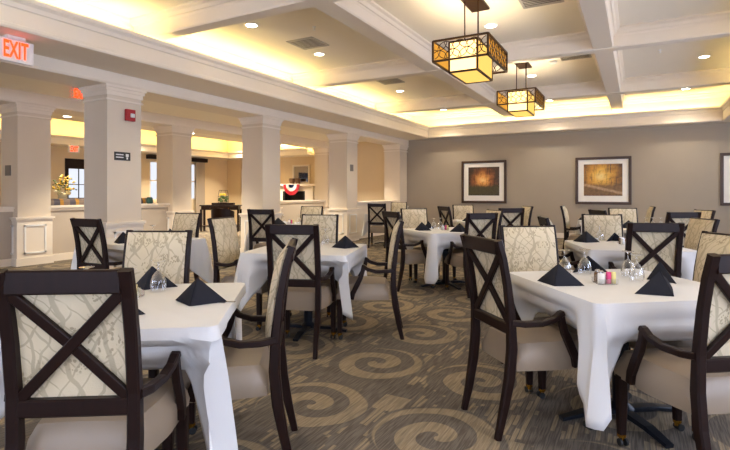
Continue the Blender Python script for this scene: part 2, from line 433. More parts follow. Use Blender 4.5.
# far wall with a door and a window
mbw = MB()
for (a, b, z0, z1) in ((YS-.2, 8.15, 0, 3.6), (8.15, 9.75, 2.25, 3.6), (9.75, 10.95, 0, 3.6), (10.95, 12.95, 0, 1.0), (10.95, 12.95, 2.35, 3.6), (12.95, YB+.2, 0, 3.6)):
    mbw.box(XW-.2, XW, a, b, z0, z1)
struct('wall_left', mbw, M['tan'], label='tan far wall of the lounge')
d = MB()
for (a, b, z0, z1) in ((8.15, 8.25, 0, 2.25), (9.65, 9.75, 0, 2.25), (8.25, 9.65, 1.96, 2.25), (8.25, 9.65, 0, .3), (8.9, 9.0, .3, 1.96)): d.box(XW-.08, XW+.02, a, b, z0, z1)
dr = struct('door_1', d, M['wood'], label='dark glazed double door of the lounge')
MB().box(XW-.06, XW-.05, 8.24, 9.66, .3, 1.97).build('pane', M['pane2'], dr)
mm = MB()
for y in (8.57, 9.32): mm.box(XW-.045, XW-.02, y-.01, y+.01, .3, 1.96)
for z in (.7, 1.1, 1.5): mm.box(XW-.045, XW-.02, 8.25, 9.65, z-.01, z+.01)
mm.build('muntin', M['wood'], dr)
window_unit(k, 'x', XW-.06, 10.95, 12.95, 1.0, 2.35, M['pane2'])
rod = thing('curtain_rod', 'dark curtain rod box above the lounge window', 'curtain rod', (XW+.1, 12.0, 2.4))
MB().box(-.08, .1, -1.2, 1.35, 0, .14, .01).build('pelmet', M['wood'], rod)
cu = MB(); N = 24
for (y0, y1) in ((12.85, 13.25), (10.7, 11.0)):
    pts = []
    for i in range(N+1):
        y = y0+(y1-y0)*i/N; pts.append((XW+.12+.03*math.sin(i*1.6), y))
    for i in range(N):
        vs = [cu.b.verts.new((pts[i][0], pts[i][1], .05)), cu.b.verts.new((pts[i+1][0], pts[i+1][1], .05)), cu.b.verts.new((pts[i+1][0], pts[i+1][1], 2.395)), cu.b.verts.new((pts[i][0], pts[i][1], 2.395))]
        cu.b.faces.new(vs)
    break
cuo = tag(cu.build('curtain', M['half'], smooth=True), 'grey curtain drawn aside at the lounge window', 'curtain')
struct('trim_1', MB().box(-13.6, -13.5, YB-.04, YB, 0, 2.1).box(-12.75, -12.65, YB-.04, YB, 0, 2.1).box(-13.6, -12.65, YB-.04, YB, 2.1, 2.2), M['trim'], label='white casing in the lounge corner')
struct('baseboard_back', MB().box(XF, XR, YB-.02, YB, 0, .14), M['trim'], label='off-white baseboard of the picture wall')

# pillars
def ring(mb, x0, x1, y0, y1, z0, z1, o):  mb.box(x0-o, x1+o, y0-o, y1+o, z0, z1)
def pillar(X, Y, label):
    x0, x1, y0, y1 = X-CW, X, Y, Y+CW
    y1 = min(y1, YB)
    o = struct('column', MB().box(x0, x1, y0, y1, .83, 2.78), M['column'], label=label)
    c = MB(); ring(c, x0, x1, y0, y1, 2.745, 2.779, .055); ring(c, x0, x1, y0, y1, 2.70, 2.745, .035); ring(c, x0, x1, y0, y1, 2.64, 2.70, .018); ring(c, x0, x1, y0, y1, 2.565, 2.59, .022)
    c.build('capital', M['trim'], o)
    w = MB(); ring(w, x0, x1, y0, y1, 0, .80, .02); w.build('wainscot', M['trim'], o)
    r = MB(); ring(r, x0, x1, y0, y1, .80, .835, .05); ring(r, x0, x1, y0, y1, .765, .80, .03); ring(r, x0, x1, y0, y1, 0, .13, .035); r.build('chair_rail', M['trim'], o)
    q = MB(); a, b, z0, z1, t = .09, .03, .2, .7, .028
    for (lo, hi, face) in ((x0, x1, 'y'), (y0, y1, 'x')):
        L0, L1 = lo+a, hi-a
        for (u0, u1, w0, w1) in ((L0, L1, z0, z0+t), (L0, L1, z1-t, z1), (L0, L0+t, z0, z1), (L1-t, L1, z0, z1)):
            if face == 'y': q.box(u0, u1, y0-.036, y0-.018, w0, w1)
            else: q.box(x1+.018, x1+.036, u0, u1, w0, w1)
    q.build('panel_moulding', M['ring'], o)
    return o
lab = ['square beige pillar with the fire alarm and dark sign', 'square beige pillar, second along the near row', 'square beige pillar with a small grey plate, third along the near row', 'square beige pillar standing against the picture wall']
near_cols = [pillar(XF, y, l) for y, l in zip(ROWS, lab)]
lab = ['square beige pillar with raised panel base under the hanging red sign', 'square beige rear pillar beside the lounge window', 'square beige rear pillar, third along the rear row', 'square beige rear pillar next to the fireplace view']
for y, l in zip(ROWSB, lab): pillar(XB, y, l)
pillar(XF, .85, 'square beige pillar out of view at the near end')
pillar(XB, .85, 'square beige rear pillar out of view at the near end')
def half_wall(X, y0, y1, label, panels=False):
    o = struct('wall_half', MB().box(X-.22, X, y0, y1, 0, .98), M['half'] if not panels else M['trim'], label=label)
    MB().box(X-.27, X+.06, y0, y1, .98, 1.015).box(X-.24, X+.03, y0, y1, .93, .98).build('ledge', M['trim'], o)
    b = MB(); b.box(X, X+.018, y0, y1, 0, .13)
    if panels:
        b.box(X, X+.02, y0, y1, .78, .83)
        n = max(1, int((y1-y0)/.8)); st = (y1-y0)/n
        for i in range(n):
            a, c = y0+i*st+.1, y0+(i+1)*st-.1
            for (u0, u1, w0, w1) in ((a, c, .2, .228), (a, c, .672, .7), (a, a+.028, .2, .7), (c-.028, c, .2, .7)): b.box(X, X+.016, u0, u1, w0, w1)
    b.build('moulding', M['trim'], o)
half_wall(XB-.15, ROWSB[0]+CW, ROWSB[1], 'low wall with white ledge beside the striped sofa')
half_wall(XB-.15, ROWSB[2]+CW, ROWSB[3], 'low wall with white ledge before the fireplace')
half_wall(XB-.15, 1.4, ROWSB[0], 'low wall with white ledge at the near end')
half_wall(XF-.15, ROWS[2]+CW, ROWS[3], 'panelled low wall with ledge joining the far near-row pillars', True)

# ================================================================ CEILING FITTINGS
dl = [(-4.87, 5.4), (-4.85, 7.1), (-4.92, 10.6), (-4.92, 13.6), (-1.85, 7.1), (-1.9, 10.55), (-2.0, 13.6), (1.05, 10.55), (1.0, 13.6), (1.05, 7.1), (-4.9, 2.2), (-1.9, 2.2), (1.0, 2.2)]
dlab = ['recessed ceiling light closest above the pillar with the fire alarm', 'recessed ceiling light beside the square air vent over the pillars', 'recessed ceiling light in the third bay beside the pillars', 'recessed ceiling light in the last bay by the pillars', 'recessed ceiling light just behind the large hanging lantern', 'recessed ceiling light just behind the smaller hanging lantern', 'recessed ceiling light in the last bay over the sunset picture', 'recessed ceiling light in the bay of the small sprinkler', 'recessed ceiling light in the last bay beyond the golden picture', 'recessed ceiling light over the window side', 'recessed ceiling light above the front pillar table', 'recessed ceiling light above the aisle carpet', 'recessed ceiling light above the front window table']
def downlight(x, y, z, label, power=26, grp='recessed ceiling lights'):
    t = thing('ceiling_downlight', label, 'ceiling light', (x, y, z), 0, grp)
    MB().lathe([(.078, -.004), (.082, -.012), (.1, -.012), (.104, -.0005), (.078, -.0005)], 24).build('trim_ring', M['ring'], t, True)
    MB().lathe([(0, -.005), (.078, -.005), (.078, -.001), (0, -.001)], 24).build('lens', M['lamp'], t)
    la = bpy.data.lights.new('downlight', 'SPOT'); la.energy = power*2.2; la.color = (1, .9, .74); la.shadow_soft_size = .07
    la.spot_size = math.radians(105); la.spot_blend = .6
    lo = bpy.data.objects.new('downlight_glow', la); COL.objects.link(lo); lo.location = (0, 0, -.03); lo.parent = t
for (x, y), l in zip(dl, dlab): downlight(x, y, TC, l)
for i, (x, y) in enumerate(((-11.3, 6.45), (-11.3, 10.0), (-7.9, 6.0), (-7.9, 9.3), (-7.9, 12.6), (-11.3, 13.0))):
    downlight(x, y, 2.99, ['recessed light over the lounge sofa', 'recessed light over the lounge console', 'recessed light between the first pillars', 'recessed light between the middle pillars', 'recessed light between the last pillars', 'recessed light before the fireplace'][i], 150, 'recessed lights of the lounge')

for (x, y, l) in ((-12.8, 9.7, 'added fill light in the lounge tray before the dark door'), (-12.7, 11.6, 'added fill light in the lounge tray before the console'), (-12.6, 13.3, 'recessed light in the lounge tray at the end wall')): downlight(x, y, LZ, l, 130, 'recessed lights of the lounge')  # door and console lights are added to brighten the lounge walls

def vent(x, y, w, l, label, rz=0):
    t = thing('air_vent', label, 'air vent', (x, y, TC), rz, 'ceiling air vents')
    f = MB(); b = .03
    f.box(-w/2, w/2, -l/2, -l/2+b, -.012, -.0005); f.box(-w/2, w/2, l/2-b, l/2, -.012, -.0005); f.box(-w/2, -w/2+b, -l/2, l/2, -.012, -.0005); f.box(w/2-b, w/2, -l/2, l/2, -.012, -.0005)
    f.build('frame', M['vent'], t)
    MB().box(-w/2+b, w/2-b, -l/2+b, l/2-b, -.003, -.001).build('backing', M['ventdark'], t)
    s = MB(); n = int(l/.06)
    for i in range(n):
        yy = -l/2+b+(i+.5)*(l-2*b)/n
        s.box(-w/2+b, w/2-b, yy-.009, yy+.009, -.012, -.006)
    s.build('slat', M['vent'], t)
vent(-4.66, 6.5, .5, .5, 'square slatted air vent between the two first pillar-side lights')
vent(-4.68, 9.55, .5, .5, 'square slatted air vent one bay farther along the pillars')
vent(-1.05, 6.4, .5, .5, 'slatted air vent cut by the picture edge above the large lantern')
vent(-.95, 9.4, .5, .42, 'slatted air vent beside the smaller hanging lantern')
for (x, y, l) in ((-4.12, 5.9, 'tiny ceiling sprinkler above the square vent'), (.35, 9.7, 'tiny ceiling sprinkler beside the window-side light')):
    tag(MB().lathe([(0, 0), (.03, -.001), (.03, -.008), (.008, -.01), (.008, -.04), (.02, -.045), (.02, -.05), (0, -.05)], 12).build('ceiling_sprinkler', M['ring'], loc=(x, y, TC)), l, 'sprinkler')
tag(MB().lathe([(0, -.0005), (.07, -.0005), (.07, -.025), (.05, -.045), (0, -.047)], 20).build('ceiling_smoke_detector', M['ring'], smooth=True, loc=(-1.35, 9.6, TC)), 'round white smoke detector near the smaller hanging lantern', 'smoke detector')

# hanging lanterns
def lantern(x, y, z, label):
    t = thing('pendant_lantern', label, 'hanging lamp', (x, y, z), 0, 'bronze hanging lanterns')
    h = .36; wx, wy = .17, .33          # inner box
    for sy in (-1, 1): MB().box(-wx, wx, sy*wy-.002, sy*wy+.002, 0, h).build('shade_panel', M['shade'], t)
    for sx in (-1, 1): MB().box(sx*wx-.002, sx*wx+.002, -wy, wy, 0, h).build('shade_panel', M['amber'], t)
    MB().box(-wx, wx, -wy, wy, -.002, .002).build('diffuser', M['amber'], t)
    f = MB(); b = .011
    for sx in (-1, 1):
        for sy in (-1, 1): f.box(sx*wx-b, sx*wx+b, sy*wy-b, sy*wy+b, 0, h)
        for zz in (0, h): f.box(sx*wx-b, sx*wx+b, -wy, wy, zz-b, zz+b)
    for sy in (-1, 1):
        for zz in (0, h): f.box(-wx, wx, sy*wy-b, sy*wy+b, zz-b, zz+b)
    f.build('frame', M['bronze'], t)
    g = MB(); ox, oy, z0, z1 = .33, .46, .12, .36
    for sx in (-1, 1):
        for sy in (-1, 1): g.box(sx*ox-b, sx*ox+b, sy*oy-b, sy*oy+b, z0, z1)
        for zz in (z0, z1): g.box(sx*ox-b, sx*ox+b, -oy, oy, zz-b, zz+b)
    for sy in (-1, 1):
        for zz in (z0, z1): g.box(-ox, ox, sy*oy-b, sy*oy+b, zz-b, zz+b)
    g.build('outer_frame', M['bronze'], t)
    for sx in (-1, 1): MB().box(sx*(ox-.014)-.002, sx*(ox-.014)+.002, -oy+.01, oy-.01, z0+.01, z1-.01).build('mica_panel', M['mica'], t)
    la = bpy.data.lights.new('lantern_bulb', 'POINT'); la.energy = 50; la.color = (1, .82, .55); la.shadow_soft_size = .12
    lo = bpy.data.objects.new('lantern_bulb_glow', la); COL.objects.link(lo); lo.location = (0, 0, h*.6); lo.parent = t
    # overlapping-circle lattice
    R = .1; zc = (z0+z1)/2
    def lattice(fn, centres, lo, hi):
        q = MB()
        for c0, cz in centres:
            seg = []
            for i in range(21):
                a = 2*PI*i/20; u, w = c0+R*math.cos(a), cz+R*math.sin(a)
                if z0 <= w <= z1 and lo <= u <= hi: seg.append(fn(u, w))
                else:
                    if len(seg) > 1: q.tube(seg, .005, 5, False)
                    seg = []
            if len(seg) > 1: q.tube(seg, .005, 5, False)
        q.build('lattice', M['bronze'], t, True)
    grid = [(i*.17, zc) for i in range(-2, 3)]+[(i*.17+.085, zc+dz) for i in range(-3, 3) for dz in (-.1, .1)]
    for sx in (-1, 1): lattice(lambda u, w, sx=sx: (sx*ox, u, w), grid, -oy, oy)
    for sy in (-1, 1):
        lattice(lambda u, w, sy=sy: (u, sy*oy, w), grid, -ox, ox)
    for xx in (-.085, .085): MB().tube([(xx, 0, h-.01), (xx, 0, TC-z-.02)], .009, 8).build('rod', M['bronze'], t, True)
    MB().box(-.1, .1, -.012, .012, h-.006, h+.006).box(-.012, .012, -wy, wy, h-.006, h+.006).build('rod_bracket', M['bronze'], t)
    MB().box(-.12, .12, -.18, .42, TC-z-.03, TC-z-.0005, .004).build('canopy', M['bronze'], t)
lantern(-1.80, 5.98, 2.70, 'large bronze lattice lantern hanging closest, glowing amber')
lantern(-1.87, 9.35, 2.72, 'smaller-looking bronze lattice lantern hanging one bay behind the first')

# EXIT signs
def text_mesh(s, size, depth):
    c = bpy.data.curves.new('txt', 'FONT'); c.body = s; c.size = size; c.extrude = depth; c.align_x = 'CENTER'; c.align_y = 'CENTER'; c.offset = size*.02
    o = bpy.data.objects.new('txt', c); COL.objects.link(o)
    dg = bpy.context.evaluated_depsgraph_get(); me = bpy.data.meshes.new_from_object(o.evaluated_get(dg))
    bpy.data.objects.remove(o); return me
def letters(name, s, size, mat, parent, mat4, width=None):
    me = text_mesh(s, size, .003); me.materials.clear(); me.materials.append(mat)
    if width:
        xs = [v.co.x for v in me.vertices]; k_ = width/(max(xs)-min(xs))
        for v in me.vertices: v.co.x *= k_
    me.transform(mat4)
    o = bpy.data.objects.new(name, me); COL.objects.link(o); o.parent = parent; return o
FX = Matrix(((0, 0, 1, 0), (1, 0, 0, 0), (0, 1, 0, 0), (0, 0, 0, 1)))       # text plane -> faces +X, reads along +Y
def exit_sign(x, y, ztop, w, h, label, body):
    t = thing('exit_sign', label, 'exit sign', (x, y, ztop-h-.03), 0)
    MB().box(-.025, .025, -w/2, w/2, 0, h, .012).build('housing', body, t)
    letters('lettering', 'EXIT', h*1.02, M['exitred'], t, Matrix.Translation((.027, 0, h*.5)) @ FX, w*.66)
    MB().box(-.04, .04, -.09, .09, h, h+.03).build('mount', M['exitwhite'], t)
exit_sign(-5.93, 2.82, ZS, .37, .25, 'white EXIT sign with red letters hanging under the near soffit', M['exitwhite'])
exit_sign(-8.0, 4.76, 2.99, .3, .19, 'clear EXIT sign with red letters, half hidden behind the alarm pillar', M['glass'])
exit_sign(-13.45, 7.85, 2.57, .3, .19, 'small EXIT sign above the dark lounge door', M['exitwhite'])

# fire alarm and plates on pillars
t = thing('fire_alarm', 'red fire alarm with clear strobe, high on the first pillar', 'fire alarm', (XF, 4.60, 2.30))
MB().box(.0005, .05, -.075, .075, 0, .17, .008).build('housing', M['red'], t)
MB().box(.05, .075, -.02, .05, .05, .11, .012).build('strobe', M['clearwhite'], t)
def plate(x, y, z, w, h, label, mat, lines):
    t = thing('wall_sign', label, 'sign', (x, y, z))
    MB().box(.0005, .012, -w/2, w/2, 0, h, .002).build('plate', mat, t)
    if lines:
        q = MB()
        for (a, b, c, d_) in lines: q.box(.012, .0135, a*w, b*w, c*h, d_*h)
        q.build('print', M['white'], t)
plate(XF, 4.49, 1.72, .25, .12, 'dark sign with small white print on the alarm pillar', M['signdark'], [(-.42, .05, .62, .74), (-.42, .05, .3, .42), (.2, .38, .45, .8), (.24, .34, .15, .4)])
plate(XF, 11.0, 1.82, .16, .17, 'small grey plate on the third pillar', M['signgrey'], None)
# plate on the -Y face of the first rear pillar
t = thing('wall_sign', 'grey square plate on the pillar with raised panel base', 'sign', (XB-.3, ROWSB[0], 1.55))
MB().box(-.09, .09, -.012, -.0005, 0, .18, .002).build('plate', M['signgrey'], t)

# pictures
def picture(xc, label, art):
    w, h, z0 = 1.35, 1.27, .945
    t = thing('framed_picture', label, 'picture', (xc, YB-.002, z0))
    f = MB(); b = .07
    f.box(-w/2, w/2, -.045, 0, 0, b, .006); f.box(-w/2, w/2, -.045, 0, h-b, h, .006); f.box(-w/2, -w/2+b, -.045, 0, b, h-b, .004); f.box(w/2-b, w/2, -.045, 0, b, h-b, .004)
    f.build('frame', M['pframe'], t)
    MB().box(-w/2+b, w/2-b, -.015, -.002, b, h-b).build('mount', M['mat'], t)
    pw, ph = w-2*b-.28, h-2*b-.28
    MB().box(-pw/2, pw/2, -.003, .003, -ph/2, ph/2).build('print', art, t, loc=(0, -.017, h/2+.02))
picture(-4.0, 'framed sunset woodland picture, the one closer to the pillars', M['art_sun'])
picture(-.79, 'framed golden woodland picture, the middle one on the taupe wall', M['art_gold'])
picture(2.44, 'framed picture cut by the photo edge, only its frame and mount showing', M['art_sun'])

# ================================================================ FURNITURE
def make_chair():
    root = thing('dining_chair', 'x', 'chair')
    W = .42; st = .042
    path = [(-.295, 0), (-.262, .14), (-.232, .30), (-.218, .45), (-.222, .60), (-.243, .78), (-.27, .92), (-.297, 1.01)]
    for s in (-1, 1):
        x = s*(W/2-st/2)
        MB().sweep([(x*(.97 if z < .3 else 1), y, z) for y, z in path], [(st*(.72 if i == 0 else .9 if i == 1 else 1), (.032, .042, .05, .05, .042, .036, .033, .032)[i]) for i in range(len(path))]).build('back_leg', M['wood'], root)
    def yb(z):
        for (y0, z0), (y1, z1) in zip(path, path[1:]):
            if z0 <= z <= z1: return y0+(y1-y0)*(z-z0)/(z1-z0)
        return path[-1][0]
    hw = W/2-st
    MB().sweep([(-hw-.004, yb(.972), .972), (hw+.004, yb(.972), .972)], (.075, .031), 'z').build('top_rail', M['wood'], root)
    MB().sweep([(-hw-.004, yb(.555), .555), (hw+.004, yb(.555), .555)], (.058, .036), 'z').build('bottom_rail', M['wood'], root)
    for s in (-1, 1):
        MB().sweep([(s*(-hw-.006), yb(.58)-.002, .58), (0, yb(.76)-.003-.004*s, .76), (s*(hw+.006), yb(.94)-.002, .94)], (.036, .02), 'x').build('cross_slat', M['wood'], root)
    p = MB(); nz = 8; zs = [.535+(1.0-.535)*i/nz for i in range(nz+1)]
    nx = 6; front = []; back = []
    for z in zs:
        t_ = (z-.535)/.465
        fr, bk = [], []
        for i in range(nx+1):
            a = i/nx; x = (a-.5)*2*(hw+.021)
            ed = min(a, 1-a, t_*1.1, (1-t_)*1.1); bulge = .03*min(1, ed/.16)**.6
            fr.append(p.b.verts.new((x, yb(z)+.026+bulge, z))); bk.append(p.b.verts.new((x*.96, yb(z)+.012, z)))
        front.append(fr); back.append(bk)
    for j in range(nz):
        for i in range(nx):
            p.b.faces.new((front[j][i], front[j][i+1], front[j+1][i+1], front[j+1][i])); p.b.faces.new((back[j][i], back[j+1][i], back[j+1][i+1], back[j][i+1]))
        p.b.faces.new((front[j][0], front[j+1][0], back[j+1][0], back[j][0])); p.b.faces.new((front[j][nx], back[j][nx], back[j+1][nx], front[j+1][nx]))
    for j in (0, nz):
        for i in range(nx): p.b.faces.new((front[j][i], back[j][i], back[j][i+1], front[j][i+1]))
    p.build('back_panel', M['fabric'], root, True)
    # seat: crowned cushion, wider at the front
    q = MB(); n = 12; rows = []
    y0, y1, zb, zt = -.185, .275, .335, .468
    for j in range(n+1):
        v = j/n; y = y0+(y1-y0)*v; half = .186+.042*min(1, v*2.2)
        col = []
        for i in range(n+1):
            u = i/n*2-1
            eu, ev = 1-abs(u), min(v, 1-v)*2
            drop = .05*max(0, 1-eu/.2)**2+.05*max(0, 1-ev/.2)**2
            col.append(q.b.verts.new((u*half*(1-.012*max(0, 1-eu/.1)), y, zt+.022*(1-u*u)*(1-(2*v-1)**2)-drop)))
        rows.append(col)
    bot = [[q.b.verts.new((c.co.x*.985, y0+(y1-y0)*j/n*.99, zb)) for c in rows[j]] for j in range(n+1)]
    for j in range(n):
        for i in range(n):
            q.b.faces.new((rows[j][i], rows[j][i+1], rows[j+1][i+1], rows[j+1][i])); q.b.faces.new((bot[j][i], bot[j+1][i], bot[j+1][i+1], bot[j][i+1]))
        q.b.faces.new((rows[j][0], rows[j+1][0], bot[j+1][0], bot[j][0])); q.b.faces.new((rows[j][n], bot[j][n], bot[j+1][n], rows[j+1][n]))
    for j in (0, n):
        for i in range(n): q.b.faces.new((rows[j][i], bot[j][i], bot[j][i+1], rows[j][i+1]))
    q.build('seat', M['vinyl'], root, True)
    for s in (-1, 1):
        a = MB()
        xa = s*.2; xf = s*.238
        a.sweep([(xa, -.225, .592), (s*.215, -.16, .584), (s*.226, -.07, .584), (s*.234, .0, .604), (xf, .032, .628), (xf, .048, .634)], [(.034, .03)]*4+[(.036, .032), (.036, .026)])
        a.sweep([(xf, .034, .64), (xf, .042, .585), (xf, .06, .53), (xf, .095, .46), (xf-s*.004, .125, .40), (xf-s*.006, .135, .35)], [(.03, .03), (.031, .036), (.031, .04), (.031, .042), (.031, .042), (.031, .04)])
        a.build('armrest', M['wood'], root)
        l = MB().sweep([(s*.205, .24, .345), (s*.205, .24, .2), (s*.205, .24, .055)], [(.046, .046), (.044, .044), (.036, .036)], 'x').build('front_leg', M['wood'], root)
        MB().lathe([(.0, .056), (.021, .056), (.021, .042), (.013, .038), (.013, .024), (0, .024)], 12, (s*.205, .24, 0)).build('caster', M['brass'], l, True)
        for dx in (-.015, .015):
            c = MB(); w = bmesh.ops.create_cone(c.b, cap_ends=True, segments=14, radius1=.018, radius2=.018, depth=.011)
            c.xf(Matrix.Translation((s*.205+dx, .23, .0185)) @ Matrix.Rotation(PI/2, 4, 'Y')).build('caster_wheel', M['rubber'], l)
    return root
proto = make_chair(); first = [True]
def chair(px, py, head, label, group):
    o = proto if first[0] else copy_tree(proto); first[0] = False
    a = math.radians(head)
    o.location = (px+.29*math.cos(a), py+.29*math.sin(a), 0); o.rotation_euler.z = a-PI/2
    tag(o, label, 'chair', group)
    return o

HALF = .455
def make_table():
    root = thing('dining_table', 'x', 'table')
    MB().box(-HALF+.02, HALF-.02, -HALF+.02, HALF-.02, .712, .738, .006).build('tabletop', M['wood'], root)
    MB().lathe([(0, .712), (.16, .712), (.16, .695), (.045, .67), (.04, .08), (.07, .05), (0, .05)], 20).build('pedestal', M['iron'], root, True)
    for k_ in range(4):
        MB().sweep([(0, 0, .04), (.22, 0, .035), (.36, 0, .012)], [(.065, .03), (.06, .026), (.045, .02)], 'y').xf(Matrix.Rotation(PI/2*k_, 4, 'Z')).build('foot', M['iron'], root)
    return root
tproto = make_table(); tfirst = [True]

def cloth_mesh(seed, pushes, corner_drop):
    rnd = random.Random(seed); mb = MB(); h = HALF; rc = .03
    # ring of points round the table edge
    ringp = []
    per = 34
    for s in range(4):
        a = PI/2*s
        for i in range(per+1):
            l = -h+rc+(2*h-2*rc)*i/per
            ringp.append((s, l, 0.))
        for i in range(1, 4): ringp.append((s, h-rc, PI/2*i/4))
    ph = [rnd.uniform(0, 6.28) for _ in range(8)]
    levels = 12; rings = []; NR = len(ringp)
    def base(s, l, ang):
        # side s faces direction s*90deg
        x, y, nx, ny = h, l, 1., 0.
        if ang > 0: x, y, nx, ny = h-rc+rc*math.cos(ang), h-rc+rc*math.sin(ang), math.cos(ang), math.sin(ang)
        c, sn = math.cos(PI/2*s), math.sin(PI/2*s)
        return Vector((x*c-y*sn, x*sn+y*c, 0)), Vector((nx*c-ny*sn, nx*sn+ny*c, 0)), Vector((-sn, c, 0))
    for j in range(levels+1):
        t = j/levels; r = []
        for idx, (s, l, ang) in enumerate(ringp):
            p, n, tg = base(s, l, ang)
            dist = (h-abs(l)) if ang == 0 else 0.
            ci = (s if l > 0 else (s-1)) % 4
            ps = pushes[s]; near = ps is not None and (l > 0 or True)
            cw = max(0, 1-dist/(.21 if ps else .32))
            D = .215+corner_drop[ci]*cw**.9+.008*math.sin(5*l+ph[s])
            if ps: D = min(D, .222+3.2*max(0, abs(l-ps[2])-.25))
            tt = t*D
            q = p.copy()
            if j == 0: zz = .744; q = p-n*.004
            else: zz = .744-.006-tt*(1-.006/D)
            # gather towards the corner as the point falls
            pull = max(0., tt-.12)/.4
            if ang == 0:
                sg = 1 if l > 0 else -1
                q += tg*sg*dist*min(.12, pull*.3)*cw
            flare = .008+.16*tt*(.2+cw**2*.8)
            fold = .024*min(1, tt/.2)*math.sin(l*24+ph[s])*(.45+.55*cw)+.012*min(1, tt/.2)*math.sin(l*47+ph[s+4])
            if ps: fold *= 1-.85*math.exp(-(((l-ps[2])/.37)**6))
            q += n*(flare+fold)
            if ps:
                b = math.exp(-(((l-ps[2])/.37)**6)); z1 = min(1, max(0, (tt-.042)/.05)); z2 = min(1, max(0, (tt-.12)/.1))
                z1, z2 = z1*z1*(3-2*z1), z2*z2*(3-2*z2)
                q -= n*b*(ps[0]*z1+max(0, ps[1]-ps[0])*z2)
            q.z = zz
            r.append(mb.b.verts.new(q))
        rings.append(r)
    for a, b in zip(rings, rings[1:]):
        for i in range(NR): mb.b.faces.new((a[i], a[(i+1) % NR], b[(i+1) % NR], b[i]))
    c = mb.b.verts.new((0, 0, .745))
    inner = [mb.b.verts.new((v.co.x*.97, v.co.y*.97, .7465)) for v in rings[0]]
    for i in range(NR):
        mb.b.faces.new((rings[0][i], inner[i], inner[(i+1) % NR], rings[0][(i+1) % NR])); mb.b.faces.new((inner[i], c, inner[(i+1) % NR]))
    return mb
ZT = .748
TABLES = {}
def table(key, cx, cy, th, desc, seed, cd=(.3, .3, .3, .3)):
    o = tproto if tfirst[0] else copy_tree(tproto); tfirst[0] = False
    o.location = (cx, cy, 0); o.rotation_euler.z = math.radians(th)
    tag(o, 'square pedestal dining table, the '+desc, 'table', 'square dining tables')
    a_ = math.radians(th); pushes = [None]*4
    for (k_, x, y, hd, l_) in CH:
        if k_ != key: continue
        h_ = math.radians(hd); ox, oy = x+.29*math.cos(h_), y+.29*math.sin(h_)
        pr = []
        for lx, ly in ((-.25, .055), (.25, .055), (-.25, .15), (.25, .15), (0, 0)):
            wx_, wy_ = ox+lx*math.sin(h_)+ly*math.cos(h_)-cx, oy-lx*math.cos(h_)+ly*math.sin(h_)-cy
            pr.append((wx_*math.cos(a_)+wy_*math.sin(a_), -wx_*math.sin(a_)+wy_*math.cos(a_)))
        cu_, cv_ = pr[4]
        sd = (0 if cu_ > 0 else 2) if abs(cu_) > abs(cv_) else (1 if cv_ > 0 else 3)
        ax = lambda q: {0: q[0], 1: q[1], 2: -q[0], 3: -q[1]}[sd]
        la = {0: cv_, 1: -cu_, 2: -cv_, 3: cu_}[sd]
        top = min(ax(q) for q in pr[:2]); low = min(ax(q) for q in pr[2:4])
        pushes[sd] = (min(.2, max(0, HALF+.03-top)), min(.24, max(0, HALF+.045-low)), la)
    c = cloth_mesh(seed, pushes, cd).build('tablecloth', M['cloth'], None, True, (cx, cy, 0), math.radians(th))
    md = c.modifiers.new('thickness', 'SOLIDIFY'); md.thickness = .002; md.offset = 1
    tag(c, 'white cloth draped over the '+desc, 'tablecloth', 'white tablecloths')
    TABLES[key] = (Vector((cx, cy, 0)), math.radians(th), desc)
